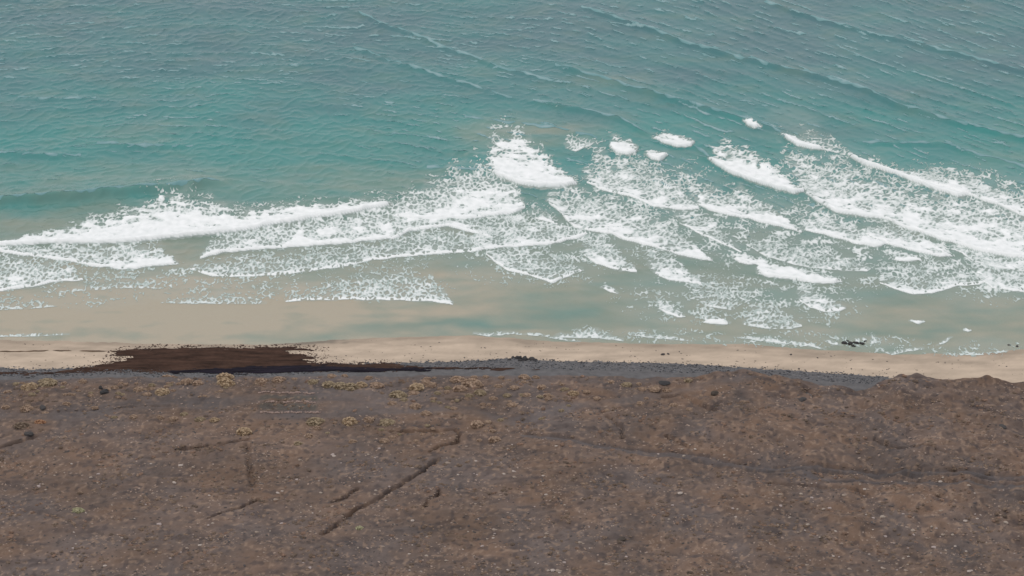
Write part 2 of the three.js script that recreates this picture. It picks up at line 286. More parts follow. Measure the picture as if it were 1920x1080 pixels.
// swells that have not broken: [points of the crest's foot, height, length of its back]
const swells = [
  [[[-100, 392], [0, 386], [120, 380], [250, 367], [340, 357], [410, 350]], 1.5, 5], [[[-60, 300], [0, 296], [90, 300], [150, 300]], 0.5, 6], [[[180, 275], [260, 282], [360, 282]], 0.3, 5],
  [[[1000, 196], [1080, 212], [1150, 226], [1225, 262]], 0.55, 6], [[[1296, 280], [1318, 292], [1332, 304]], 0.8, 5],
  [[[1040, 130], [1110, 150], [1200, 176], [1280, 196], [1340, 214], [1395, 232], [1440, 246], [1470, 258]], 0.75, 8],
  [[[1090, 20], [1200, 56], [1300, 92], [1400, 118], [1500, 142], [1600, 168], [1700, 210], [1800, 240], [1920, 268], [2050, 310]], 0.7, 9],
  [[[1430, 10], [1560, 50], [1680, 80], [1800, 108], [1920, 140], [2050, 170]], 0.5, 8], [[[640, 20], [740, 60], [860, 105], [960, 140], [1040, 160]], 0.4, 7], [[[660, 95], [760, 130], [860, 160], [960, 190]], 0.35, 7],
  [[[800, 320], [850, 324], [905, 326]], 0.35, 4], [[[870, 226], [960, 238], [1060, 252], [1120, 266]], 0.25, 5], [[[30, 190], [100, 192], [180, 190]], 0.3, 5],
  [[[1060, 545], [1130, 560], [1220, 590]], 0.12, 4], [[[1000, 525], [1080, 540], [1180, 560], [1300, 600]], 0.12, 4], [[[1080, 570], [1150, 592], [1200, 600]], 0.1, 4],
  [[[1560, 300], [1700, 300], [1800, 330], [1920, 360]].map(([a, b]) => [a + 60, b - 25]), 0.4, 6], [[[1500, 380], [1515, 390], [1530, 392]], 0.2, 4],
].map(([p, a, back]) => ({ f: line(p), a: a * 1.35, back: back * 0.85 }));
const slopeTable = (() => { const n = 1201, t = new Float32Array(n); let s = 0; for (let i = 0; i < n; i++) { const x = -300 + i * 0.5; s += 0.5 * mix(-0.12, 0.95, sstep(-120, 40, x)); t[i] = s; } const m = t[600]; return (x) => t[clamp(Math.round((x + 300) * 2), 0, n - 1)] - m; })();
function trail(s, x, z) {                              // foam drifts back from its front at a slant: [x of the front it came from, distance behind it, reach, density]
  const k = s.lean; let d = s.f(x)[0] - z; if (d < -2 || d > 75) return [-1e4, d, 0, 0];
  let xs = x + k * d; d = s.f(xs)[0] - z; xs = x + k * d + 1.3 * clamp(d / 3) * noise(x / 2.4, z / 2, 225);
  const [zf, e, dn] = s.f(xs); return [xs, zf - z, e, dn];
}
function boreH(x, z, fine) {
  let h = 0;
  for (const s of surf) {
    if (x < s.f.x0 - 2 || x > s.f.x1 + 2) continue;
    const [zf] = s.f(x), d = zf - z; if (d < -1.5 || d > 22) continue;
    const end = sstep(s.f.x0 - 2, s.f.x0 + 2, x) * sstep(s.f.x1 + 2, s.f.x1 - 2, x);
    h = Math.max(h, end * 1.3 * s.bore * (d < 0.9 ? sstep(-0.6, 0.9, d) : Math.exp(-(d - 0.9) / 4.5)));
  }
  for (const s of swells) {
    if (x < s.f.x0 - 4 || x > s.f.x1 + 4) continue;
    const d = s.f(x)[0] + 0.5 * noise(x / 4, 7, 61) - z; if (d < -1 || d > 40) continue;
    const end = sstep(s.f.x0 - 4, s.f.x0 + 6, x) * sstep(s.f.x1 + 4, s.f.x1 - 6, x);
    h = Math.max(h, end * s.a * (d < 2 ? sstep(-0.5, 2, d) : Math.exp(-(d - 2) / s.back)));
  }
  return h;
}
const ridge = (v) => { v = 1 - Math.min(1, Math.abs(v) * 2.6); return v * v * v; };
// short wavering crests, one behind another: [spacing left, right, length of a crest, seed], heights left and right
const trains = [[[6.4, 8.2, 4.4, 741], [0.34, 0.55]], [[4.2, 5.0, 3.0, 751], [0.2, 0.32]]];
function crestAt([la, lb, px, sd], x, s, r) {         // [how much of a crest stands here, nearness to its line]
  const len = mix(la, lb, r), ph = s / len + 0.7 * fbm(x / 24, s / 24, sd, 2) + 0.13 * noise(x / 2.0, s / 5, sd + 9) + 0.08 * noise(x / 0.8, s / 3, sd + 10), k = Math.floor(ph), t = Math.abs(ph - k - 0.5) * 2;
  const here = sstep(-0.02, 0.3, noise(x / px + 17.3 * hash(k, sd, 2), k * 3.7, sd + 5) + 0.35 * noise(x / 14, s / 12, sd + 7) - 0.02);
  return [here, Math.max(0, 1 - t * 1.35)];
}
function seaH(x, z) {
  const deep = clamp((shoreZ(x) - z) / 100), calm = sstep(0.03, 0.75, deep), open = sstep(0.3, 0.9, deep);
  if (Math.abs(x) > 260 || z < -420) return 0;
  const s = z - slopeTable(x), gust = 0.65 + 0.8 * fbm(x / 40, z / 26, 71, 2), r = sstep(-60, 60, x);
  const wx = x + 1.4 * noise(x / 5, z / 5, 72), ws = s + 1.1 * noise(x / 6, s / 4, 73);
  let h = boreH(x, z) * (0.9 + 0.35 * noise(x / 5, s / 5, 79));
  for (const [k, amp] of trains) { const [here, v] = crestAt(k, x, s, r); h += calm * gust * mix(amp[0], amp[1], r) * (0.25 + 0.75 * here) * v * v * (1.2 - 0.2 * v); }
  h += calm * 0.2 * ridge(noise((x + z * 0.5) / 4.4, (z - x * 0.4) / 4.4, 76)) * (1 - 0.6 * r);
  h += open * 0.4 * noise(x / 30, s / mix(10, 15, r), 77) + 0.07 * (0.3 + calm) * noise(x / 4, s / mix(2.2, 3.2, r), 78);
  return h;
}

// ------------------------------------------------------------------ sea, sea bed and beach
const plumes = [[830, 610, 190, 7, -0.55], [700, 618, 120, 6, -0.3], [600, 628, 110, 8, -0.5], [1050, 590, 120, 16, -0.5], [140, 628, 90, 5, -0.4], [1690, 620, 130, 8, -0.3], [1600, 560, 200, 14, -0.25], [1000, 248, 110, 26, 0.5], [720, 345, 220, 26, 0.24], [100, 425, 150, 24, 0.34], [1140, 155, 80, 14, 0.22], [230, 250, 90, 20, 0.14], [860, 520, 220, 34, 0.4], [300, 560, 330, 60, 0.7], [700, 420, 300, 40, 0.35], [300, 480, 330, 30, 0.4], [1150, 470, 120, 40, 0.22], [1690, 430, 70, 30, 0.35], [1750, 570, 200, 30, 0.22], [1500, 250, 120, 18, 0.15], [1880, 300, 90, 16, 0.18], [840, 590, 200, 16, 0.15], [280, 335, 300, 34, 0.22], [330, 242, 80, 9, 0.16], [700, 270, 200, 30, 0.06]]
  .map(([a, b, rx, ry, k]) => { const [x, z] = onLevel(a, b), [x2] = onLevel(a + rx, b), [, z2] = onLevel(a, b + ry); return [x, z, Math.abs(x2 - x), Math.abs(z2 - z), k]; });
const BLUE = [0.108, 0.238, 0.262], TEAL = [0.076, 0.325, 0.308], MURK = [0.225, 0.325, 0.27], SILT = [0.56, 0.475, 0.36], FIZZ = [0.50, 0.56, 0.52];
const pools = [[1160, 420, 130, 60, 0.5], [1400, 430, 150, 60, 0.5], [1620, 470, 160, 60, 0.55], [1830, 480, 130, 70, 0.6], [1300, 560, 120, 40, 0.4], [1480, 560, 120, 50, 0.4], [1230, 340, 110, 45, 0.42], [1560, 330, 110, 45, 0.5], [1800, 360, 120, 45, 0.5], [900, 430, 130, 50, 0.5], [640, 470, 200, 34, 0.35], [150, 510, 160, 34, 0.35], [1040, 490, 90, 40, 0.4], [700, 540, 130, 24, 0.25], [1250, 630, 140, 12, 0.3], [1480, 635, 140, 14, 0.35], [1650, 645, 60, 14, 0.4], [1830, 655, 100, 14, 0.35], [1500, 225, 40, 20, 0.35], [450, 400, 160, 20, 0.2], [300, 522, 260, 26, 0.36], [110, 560, 140, 16, 0.26], [560, 540, 160, 20, 0.34], [960, 500, 90, 30, 0.3]]
    .map(([a, b, rx, ry, k]) => { const [x, z] = onLevel(a, b), [x2] = onLevel(a + rx, b), [, z2] = onLevel(a, b + ry); return [x, z, x2 - x, z2 - z, k]; });
function waterColor(x, z, y, c) {
  const wx = x + 9 * noise(x / 18, z / 14, 81) + 3 * noise(x / 5, z / 4, 82), wz = z + 6 * noise(x / 20, z / 12, 83) + 2 * noise(x / 6, z / 3, 84);
  const off = shoreZ(x) - wz;
  const left = sstep(30, -70, x), murk = clamp(0.9 * sstep(100, 45, off) + 0.5 * fbm(x / 14, z / 8, 86, 3));
  let silt = mix(0.42, 0.8, left) * sstep(46, 8, off) + 0.1 * sstep(80, 30, off);
  for (const [px, pz, rx, rz, k] of plumes) { const d = ((wx - px) / rx) ** 2 + ((wz - pz) / rz) ** 2; if (d < 6) silt += k * Math.exp(-d); }
  silt *= 0.88 + 0.45 * fbm(x / 9, z / 5, 85, 4) + 0.4 * noise(x / 24, z / 3.2, 89); silt = clamp(silt, 0, 0.95);
  let air = 0;
  for (const s of surf) if (x > s.f.x0 - 14 && x < s.f.x1) { const [xs, d, e, dn] = trail(s, x, z); if (xs < s.f.x0 || xs > s.f.x1) continue; const u = d / Math.max(0.5, e * s.perPx); if (u > -0.02 && u < 1.7) air = Math.max(air, clamp(dn * 0.92) * sstep(1.7, 0.4, u + 0.9 * fbm(x / 3.5, z / 3, 88, 2))); }
  for (const [px, pz, rx, rz, k] of pools) { const d = ((wx - px) / rx) ** 2 + ((wz - pz) / rz) ** 2; if (d < 3) air = Math.max(air, 0.55 * k * sstep(2.6, 0.3, d)); }
  const blue = clamp(sstep(95, 190, off) * 0.9 + 0.5 * fbm(x / 30, z / 16, 87, 3), 0, 1);
  for (let k = 0; k < 3; k++) c[k] = mix(mix(mix(mix(TEAL[k], BLUE[k], blue), MURK[k], murk), SILT[k], silt), FIZZ[k], air);
}
const reefs = [[820, 612, 190, 10, 0.8], [160, 628, 110, 6, 0.6], [330, 241, 80, 12, 0.8], [1160, 160, 70, 12, 0.7], [1600, 648, 30, 6, 0.6], [930, 232, 50, 8, 0.6], [560, 640, 90, 7, 0.5], [1700, 440, 60, 12, 0.4], [1690, 632, 110, 8, 0.3]]
  .map(([a, b, rx, ry, k]) => { const [x, z] = onLevel(a, b), [x2] = onLevel(a + rx, b), [, z2] = onLevel(a, b + ry); return [x, z, Math.abs(x2 - x), Math.abs(z2 - z), k]; });
function sandColor(x, z, y, c) {
  const n = fbm(x / 9, z / 3.2, 91, 4), f = noise(x / 0.9, z / 0.6, 95), wet = sstep(5.2, 4.2, z - shoreZ(x) + 2.6 * noise(x / 9, 1.3, 96) + 0.8 * noise(x / 2.2, z / 1.2, 94)) * 0.5 + 0.5 * sstep(2.5, 1.6, z - shoreZ(x) + 1.6 * noise(x / 5, 7.3, 93));
  const k = (1 + 0.3 * n + 0.1 * f + 0.1 * noise(x / 22, z / 1.3, 99)) * mix(1.03, 0.78, wet);
  let dark = 0;
  for (const [px, pz, rx, rz, a] of reefs) { const d = ((x - px) / rx) ** 2 + ((z - pz + 1.4 * noise(x / 5, z / 2, 97)) / rz) ** 2; if (d < 5) dark = Math.max(dark, a * sstep(1.6, 0.3, d + 0.8 * noise(x / 1.6, z / 1.1, 98))); }
  c[0] = mix(0.46 * k, 0.05, dark); c[1] = mix(0.36 * k, 0.055, dark); c[2] = mix(0.275 * k, 0.05, dark);
}
const beachMat = new THREE.MeshStandardMaterial({ vertexColors: true, roughness: 0.95, bumpMap: grain, bumpScale: 0.02 });
add(new THREE.Mesh(sheet(steps(-150, 150, 0.6, -3500, 3500), steps(-120, 62, 0.5, -7000, 66), sandH, sandColor), beachMat), 'beach', structure);
const seaMat = new THREE.MeshPhysicalMaterial({ vertexColors: true, roughness: 0.1, ior: 1.33, transmission: 0.3, thickness: 1, attenuationColor: new THREE.Color(0.28, 0.72, 0.74), attenuationDistance: 3.2, bumpMap: ripple, bumpScale: 0.05 });
add(new THREE.Mesh(sheet(steps(-152, 152, 0.36, -3500, 3500), steps(-206, 34, 0.42, -7000, 42), seaH, waterColor), seaMat), 'sea', structure);

// ------------------------------------------------------------------ foam of each breaking wave
const foamMat = new THREE.MeshStandardMaterial({ vertexColors: true, roughness: 0.9, bumpMap: grain, bumpScale: 0.05 });
const laceAt = (x, z) => 0.62 * cells(x / 1.2, z / 2.5, 215) + 0.34 * cells(x / 0.62, z / 1.25, 216) + 0.42 * Math.abs(noise(x / 0.9, z / 1.9, 217));
const laceOrder = (() => { const v = []; for (let i = 0; i < 6000; i++) v.push(laceAt(hash(i, 1, 9) * 200, hash(i, 2, 9) * 200)); return v.sort((a, b) => a - b); })();
const laceCut = (cover) => (cover <= 0.02 ? -1 : cover >= 0.97 ? 1.2 : laceOrder[Math.floor(cover * 5999)]);
surf.forEach((s, n) => {
  const solidity = s.bore > 0.2 ? 1 : 0.5;
  const field = (x, z) => {
    const [xs, d0, ePx, dens] = trail(s, x, z);
    if (xs < s.f.x0 || xs > s.f.x1) return -1;
    const d = d0 + 0.35 * noise(x / 2.2, n * 3.1, 201), full = Math.max(0.35, ePx * s.perPx);
    if (d < -1 || d > full * 2 + 3) return -1;
    const e = full * (1.2 + 0.75 * fbm(x / 3.4, z / 3.4 + n, 203, 3)), u = d / e;
    const clump = 1 + (1.3 - dens) * 1.3 * fbm(x / 6, z / 5 + n * 7, 207, 4);
    let q = (dens > 0.94 ? 1 : 0.94) * dens * clump * (dens > 0.94 ? 1.06 - 0.26 * sstep(0.15, 0.9, u) - sstep(0.8, 1.3, u) * 0.7 : 1.12 - 0.5 * u - 0.4 * sstep(0.7, 1.3, u));
    q *= sstep(1.75, 1.15, u) * sstep(-0.2, 1.6, Math.min(xs - s.f.x0, s.f.x1 - xs) + 1.2 * noise(z / 1.5, n, 205));
    const lip = Math.min(0.85, full * 0.3) * clamp(0.75 + 1.5 * noise(x / 4, n * 5.3, 206), 0.12, 1.3);
    if (s.bore < 0.06) q *= 0.7;
    q = Math.max(q, (s.bore < 0.06 ? 0.72 : dens > 0.55 ? 1 : dens + 0.25) * sstep(lip * 1.6, lip * 0.5, d + 0.5 * noise(x / 1.5, z, 209)));
    const wx = x + 0.6 * noise(x / 1.1, z / 2.2, 211) - 0.25 * s.lean * 4 * d, wz = z + 1.1 * noise(x / 1.1, z / 2.2, 213);
    const lace = laceAt(wx, wz);
    const m = laceCut(clamp(q < 0.06 ? q : q + 0.13 * sstep(0.06, 0.3, q))) - lace;
    return Math.min(m, (d + 0.05) * 1.6);
  };
  let zmin = 1e9, zmax = -1e9;
  for (let k = 0; k <= 60; k++) { const x = mix(s.f.x0, s.f.x1, k / 60), [z, e] = s.f(x); zmin = Math.min(zmin, z - e * s.perPx * 1.9 - 1); zmax = Math.max(zmax, z + 1); }
  const height = (x, z, m) => {
    const [, d1, , dens] = trail(s, x, z), d = Math.max(0, d1), t = clamp(m * 1.6);
    return Math.max(seaH(x, z), sandH(x, z)) + 0.045 + t * (0.12 + 0.12 * noise(x / 1.4, z / 1.8, 221) + s.bore * 0.5 * dens * Math.exp(-d / 2.2));
  };
  const g = outlined(field, Math.max(s.f.x0 - s.lean * (s.f.x1 > -200 ? 45 : 0), -152), Math.min(s.f.x1, 152), 0.235, zmin, zmax, 0.3, height, (x, z, m, c) => { const w = Math.max(sstep(0.0, 0.26, m) * (0.74 + 0.26 * sstep(0.15, 0.8, m) + 0.25 * noise(x / 1.6, z / 2.2, 223)), sstep(2.2, 0.6, trail(s, x, z)[1]) * solidity * sstep(-0.05, 0.12, m)); c[0] = mix(0.36, 0.85, w); c[1] = mix(0.43, 0.855, w); c[2] = mix(0.40, 0.85, w); });
  if (g) add(new THREE.Mesh(g, foamMat), 'breaking_wave_foam', { label: s.label, category: 'foam' });
});

// pale streaks on the crests farther out, sky reflection put into their colour
{
  const field = (x, z) => {
    const off = shoreZ(x) - z; if (off < 42) return -1;
    const s = z - slopeTable(x), r = sstep(-60, 60, x), gust = clamp(0.62 + 1.3 * fbm(x / 34, z / 24, 771, 3) + 0.2 * r + 0.25 * sstep(120, 190, off)) * sstep(46, mix(150, 80, r), off);
    let m = -1;
    for (const [k] of trains) { const [here, v] = crestAt(k, x, s, r); m = Math.max(m, (v - 1 + 0.2 * here * gust * (1 + 0.9 * noise(x / 1.1, z / 1.6, 773))) * 3); if (here * gust < 0.12) m = Math.max(m, -1); }
    for (const w of swells) { if (x < w.f.x0 || x > w.f.x1) continue; const d = w.f(x)[0] - z - 2.3 + 0.8 * noise(x / 3, z / 3, 775); m = Math.max(m, (0.75 * clamp(0.5 + 1.6 * noise(x / 3.2, d / 3 + w.a, 777)) - Math.abs(d) * 0.6) * 0.6); }
    return m;
  };
  const g = outlined(field, -150, 150, 0.25, -204, 10, 0.3, (x, z, m) => seaH(x, z) + 0.03 + 0.05 * clamp(m), (x, z, m, c) => { const t = sstep(0, 0.5, m) * (0.8 + 0.6 * noise(x / 2, z / 2, 779)); c[0] = mix(0.14, 0.29, t); c[1] = mix(0.28, 0.395, t); c[2] = mix(0.29, 0.41, t); });
  add(new THREE.Mesh(g, foamMat), 'painted_crest_glints', { label: 'pale painted sky reflections on the crests of the open sea', category: 'foam', kind: 'stuff' });
}
// thin film of foam drifting between the breakers
{
  const field = (x, z) => {
    let q = 0; for (const [px, pz, rx, rz, k] of pools) { const d = ((x - px) / rx) ** 2 + ((z - pz) / rz) ** 2; if (d < 2.4) q = Math.max(q, k * sstep(2.2, 0.3, d)); }
    if (q < 0.03) return -1;
    const r = sstep(-20, 60, x), u = x + 0.3 * z * r;
    q *= clamp(0.55 + 1.9 * fbm(u / 5, (z - x * 0.25 * r) / 5, 231, 3), 0, 1.5);
    return laceCut(clamp(q * 1.15)) - laceAt(x + 0.7 * noise(x / 1.2, z / 2.4, 233), z + 1.2 * noise(x / 1.2, z / 2.4, 234));
  };
  const g = outlined(field, -130, 142, 0.24, -75, 34, 0.34, (x, z, m) => Math.max(seaH(x, z), sandH(x, z)) + 0.035 + 0.06 * clamp(m), (x, z, m, c) => { const t = sstep(0, 0.25, m) * 0.85; c[0] = mix(0.36, 0.8, t); c[1] = mix(0.43, 0.81, t); c[2] = mix(0.40, 0.8, t); });
  add(new THREE.Mesh(g, foamMat), 'foam', { label: 'thin lacy foam drifting between the breakers', category: 'foam', kind: 'stuff' });
}

// ------------------------------------------------------------------ shingle and the dark patch on the sand
const shingleTop = line([[-200, 686], [0, 688], [60, 692], [100, 691], [170, 687], [215, 683], [300, 690], [460, 690], [600, 682], [720, 679], [880, 676], [955, 669], [1000, 672], [1080, 675], [1200, 677], [1300, 681], [1440, 690], [1550, 697], [1660, 705], [1700, 709], [1740, 716], [2100, 760]], 1.0);
const shingleField = (x, z) => { const d = z - shingleTop(x)[0] + 0.9 * noise(x / 1.4, z / 1.4, 301) + 0.5 * noise(x / 0.6, z / 0.6, 302); return Math.min(d, 1) ; };
const shingleH = (x, z) => sandH(x, z) + 0.05 + 0.5 * sstep(0, 6, z - shingleTop(x)[0]) + 0.07 * noise(x / 0.7, z / 0.7, 303);
{
  const g = outlined(shingleField, -150, 150, 0.4, 30, 56, 0.4, (x, z, m) => shingleH(x, z), (x, z, m, c) => { const k = 1 + 0.35 * fbm(x / 2, z / 1.4, 305, 3) + 0.25 * noise(x / 0.5, z / 0.5, 306); c[0] = 0.108 * k; c[1] = 0.101 * k; c[2] = 0.103 * k; });
  add(new THREE.Mesh(g, new THREE.MeshStandardMaterial({ vertexColors: true, roughness: 0.9, bumpMap: grain, bumpScale: 0.08 })), 'shingle_beach', structure);
}
function inside(poly, x, z) {                         // signed distance, positive inside a closed polygon
  let c = false, best = 1e9;
  for (let i = 0, j = poly.length - 1; i < poly.length; j = i++) {
    const [ax, az] = poly[i], [bx, bz] = poly[j];
    if ((az > z) !== (bz > z) && x < (bx - ax) * (z - az) / (bz - az) + ax) c = !c;
    const dx = bx - ax, dz = bz - az, t = clamp(((x - ax) * dx + (z - az) * dz) / (dx * dx + dz * dz));
    best = Math.min(best, Math.hypot(x - ax - t * dx, z - az - t * dz));
  }
  return c ? best : -best;
}
function darkPatch(name, px, y, lift, tone, data) {
  const poly = px.map(([a, b]) => onLevel(a, b, y)), X = poly.map((p) => p[0]), Z = poly.map((p) => p[1]);
  const field = (x, z) => inside(poly, x, z) + 1.5 * noise(x / 6, z / 0.9, 311) + 0.9 * noise(x / 2.2, z / 0.7, 312) - 0.25;
  const g = outlined(field, Math.max(-150, Math.min(...X) - 2), Math.max(...X) + 2, 0.3, Math.min(...Z) - 2, Math.max(...Z) + 2, 0.3,
    (x, z, m) => Math.max(sandH(x, z), shingleField(x, z) > 0 ? shingleH(x, z) : -9) + lift + 0.12 * clamp(m) + 0.10 * noise(x / 2.4, z / 0.9, 313) * clamp(m) + 0.05 * noise(x / 0.8, z / 0.6, 314),
    (x, z, m, c) => { const k = 1 + 0.75 * fbm(x / 7, z / 1.3, 315, 4) + 0.25 * noise(x / 0.9, z / 0.8, 317); for (let i = 0; i < 3; i++) c[i] = tone[i] * k; });
  add(new THREE.Mesh(g, new THREE.MeshPhysicalMaterial({ vertexColors: true, roughness: 0.95, specularIntensity: 0.25, bumpMap: grain, bumpScale: 0.1 })), name, data);
  return field;
}
const darkField = darkPatch('dark_sand', [[216, 658], [228, 652], [250, 649], [300, 646], [400, 645], [480, 645], [540, 645], [570, 646], [600, 651], [555, 652], [535, 654], [556, 659], [575, 664], [608, 668], [582, 670], [572, 673], [600, 678], [640, 681], [690, 681], [720, 680], [740, 684], [790, 689], [860, 692], [960, 695], [1010, 697], [960, 700], [800, 698], [700, 700], [560, 698], [460, 699], [300, 700], [250, 697], [190, 698], [130, 704], [60, 708], [-20, 706], [-80, 706], [-80, 696], [0, 698], [80, 700], [150, 690], [210, 676], [246, 668], [205, 666], [250, 663], [212, 662]], 0.9, 0.05, [0.052, 0.028, 0.020], { kind: 'structure' });
darkPatch('dark_sand', [[-60, 657], [0, 656], [90, 653], [160, 654], [222, 654], [224, 657], [160, 657.5], [90, 656.5], [0, 659.5], [-60, 661]], 0.6, 0.03, [0.11, 0.075, 0.05], { kind: 'structure' });
darkPatch('wet_black_sand', [[310, 694], [400, 687], [480, 684], [560, 682], [610, 683], [640, 687], [690, 691], [760, 692], [830, 695], [800, 700], [700, 703], [620, 702], [500, 702], [400, 704], [320, 701]], 1.0, 0.14, [0.012, 0.009, 0.015], { kind: 'structure' });

// ------------------------------------------------------------------ the brown plain
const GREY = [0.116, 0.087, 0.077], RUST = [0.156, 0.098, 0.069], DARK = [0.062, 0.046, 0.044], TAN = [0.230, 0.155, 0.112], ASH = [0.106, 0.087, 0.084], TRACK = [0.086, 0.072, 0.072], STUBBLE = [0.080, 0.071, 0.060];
const reds = [[470, 752, 60, 20], [430, 900, 130, 60], [800, 840, 120, 40], [1330, 735, 120, 16], [560, 812, 120, 22], [80, 802, 30, 18], [1180, 870, 120, 30]].map(([a, b, rx, ry]) => { const [x, z] = onLevel(a, b, 2.8), [x2] = onLevel(a + rx, b, 2.8), [, z2] = onLevel(a, b + ry, 2.8); return [x, z, x2 - x, z2 - z]; });
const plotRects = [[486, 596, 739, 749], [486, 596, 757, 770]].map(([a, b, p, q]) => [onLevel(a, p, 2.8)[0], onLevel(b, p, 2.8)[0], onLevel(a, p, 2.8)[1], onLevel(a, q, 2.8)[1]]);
function groundColor(x, z, y, c) {
  const e = z - edge(x)[0], r = plainRise(x);
  const u = x + z * 0.5 * r, v = z - x * 0.4 * r;
  let rust = 0.4 + 1.3 * fbm(u / 20, v / 16, 331, 4) + 0.15 * r;
  for (const [px, pz, rx, rz] of reds) { const d = ((x - px) / rx) ** 2 + ((z - pz) / rz) ** 2; if (d < 5) rust += 0.5 * Math.exp(-d); }
  rust = clamp(rust);
  const dk = clamp(1.9 * fbm(u / 9, v / 4, 335, 4) - 0.08 + 0.25 * sstep(20, 4, e) * r), fleck = sstep(0.26, 0.34, noise(x / 1.05, z / 1.35, 339) + 0.35 * noise(u / 6, v / 4, 340) + 0.12 * r * noise(u / 14, v / 9, 346) + 0.05 * r), spot = sstep(0.22, 0.32, noise(x / 1.4, z / 1.6, 341) + 0.35 * noise(u / 5, v / 3, 342));
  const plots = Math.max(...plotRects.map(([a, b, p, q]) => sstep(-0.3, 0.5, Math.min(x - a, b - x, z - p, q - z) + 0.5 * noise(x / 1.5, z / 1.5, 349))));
  const worn = x > 0 && e > 18 ? near(tracks.slice(0, 2), x, z, (d, t) => 0.75 * sstep(t.w * 1.3, t.w * 0.5, d + 0.5 * noise(x / 3, z / 2, 347))) : 0;
  const ash = Math.max(sstep(5, 1.2, e + 1.2 * noise(x / 5, z / 2, 343)) * sstep(40, -10, x), near(tracks, x, z, (d, t) => 0.7 * sstep(t.w * 1.5, t.w * 0.4, d + 0.4 * noise(x / 2, z / 2, 344))));
  const k = 1 + 0.3 * fbm(u / 24, v / 17, 353, 3) + 0.2 * fbm(x / 2.2, z / 2.6, 345, 3) + 0.14 * noise(x / 0.5, z / 0.9, 348);
  for (let i = 0; i < 3; i++) {
    let w = mix(GREY[i], RUST[i], rust); w = mix(w, DARK[i], 0.65 * dk); w = mix(w, ASH[i], ash * (1 - 0.5 * rust)); w = mix(w, TRACK[i], worn);
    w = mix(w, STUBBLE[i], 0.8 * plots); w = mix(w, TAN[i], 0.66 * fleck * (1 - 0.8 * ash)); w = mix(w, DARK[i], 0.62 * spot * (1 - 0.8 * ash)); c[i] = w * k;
  }
}
const groundMat = new THREE.MeshStandardMaterial({ vertexColors: true, roughness: 1, bumpMap: grain, bumpScale: 0.12 });
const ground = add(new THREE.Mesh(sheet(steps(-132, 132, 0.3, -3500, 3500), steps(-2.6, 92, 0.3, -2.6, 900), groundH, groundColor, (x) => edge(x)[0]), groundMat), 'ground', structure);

// ------------------------------------------------------------------ stones and low plants
function lump(sd, flat, detail = 1) {
  const g = new THREE.IcosahedronGeometry(1, detail), p = g.attributes.position;
  for (let i = 0; i < p.count; i++) {
    const x = p.getX(i), y = p.getY(i), z = p.getZ(i), k = 1 + 0.5 * noise(x * 1.3 + sd * 7, y * 1.3 + z * 1.7, 500 + sd) + 0.25 * noise(x * 3 + sd, z * 3 + y, 520 + sd);
    p.setXYZ(i, x * k, (y * k + 0.45) * flat, z * k * 0.85);
  }
  g.computeVertexNormals(); return g;
}
const lumps = [0, 1, 2, 3].map((k) => lump(k, 0.62)), tinyLumps = [4, 5, 6].map((k) => lump(k, 0.55, 0));
const rough = (r, g, b, x = {}) => new THREE.MeshStandardMaterial({ color: new THREE.Color(r, g, b), roughness: 0.95, ...x });
const paleStone = [rough(0.33, 0.265, 0.22), rough(0.40, 0.33, 0.29), rough(0.28, 0.215, 0.175), rough(0.36, 0.29, 0.27)];
const blackStone = [rough(0.034, 0.031, 0.032), rough(0.055, 0.049, 0.048), rough(0.06, 0.046, 0.037)];

function plantGeometry(sd) {                            // a low cushion of small leaf tufts
  const gs = [], v = [], n = 170;
  const core = lump(sd + 10, 0.5, 2); core.scale(0.82, 0.82, 0.82); core.deleteAttribute('uv'); gs.push(core.index ? core.toNonIndexed() : core);
  for (let i = 0; i < n; i++) {
    const a = hash(i, sd, 601) * 6.283, r = Math.sqrt(hash(i, sd, 602)) * 1.0, lob = 1 + 0.35 * noise(Math.cos(a) * 1.6 + sd, Math.sin(a) * 1.6, 610);
    const x = Math.cos(a) * r * lob, z = Math.sin(a) * r * lob * 0.9, y = 0.62 * Math.sqrt(Math.max(0.02, 1 - r * r)) * (0.8 + 0.4 * hash(i, sd, 603));
    const s = 0.16 + 0.12 * hash(i, sd, 604), t = hash(i, sd, 605) * 6.283, cx = Math.cos(t) * s, cz = Math.sin(t) * s, lift = 0.12 * hash(i, sd, 606);
    v.push(x - cx, y - 0.06, z - cz, x + cx, y - 0.06, z + cz, x + cz * 0.5, y + 0.12 + lift, z - cx * 0.5, x - cz, y - 0.05, z + cx, x + cz, y - 0.05, z - cx, x - cx * 0.4, y + 0.1 + lift, z - cz * 0.4);
  }
  const g = new THREE.BufferGeometry(); g.setAttribute('position', new THREE.BufferAttribute(new Float32Array(v), 3)); g.computeVertexNormals(); gs.push(g);
  return mergeGeometries(gs);
}
const plants = [0, 1, 2, 3, 4].map(plantGeometry);
const woody = new THREE.CylinderGeometry(0.05, 0.09, 0.5, 6);
const leafTone = { yellow: rough(0.45, 0.335, 0.225), tan: rough(0.40, 0.285, 0.21), olive: rough(0.36, 0.28, 0.19), green: rough(0.40, 0.37, 0.235), rust: rough(0.44, 0.25, 0.15), dull: rough(0.27, 0.2, 0.15) }, bark = rough(0.1, 0.07, 0.05);
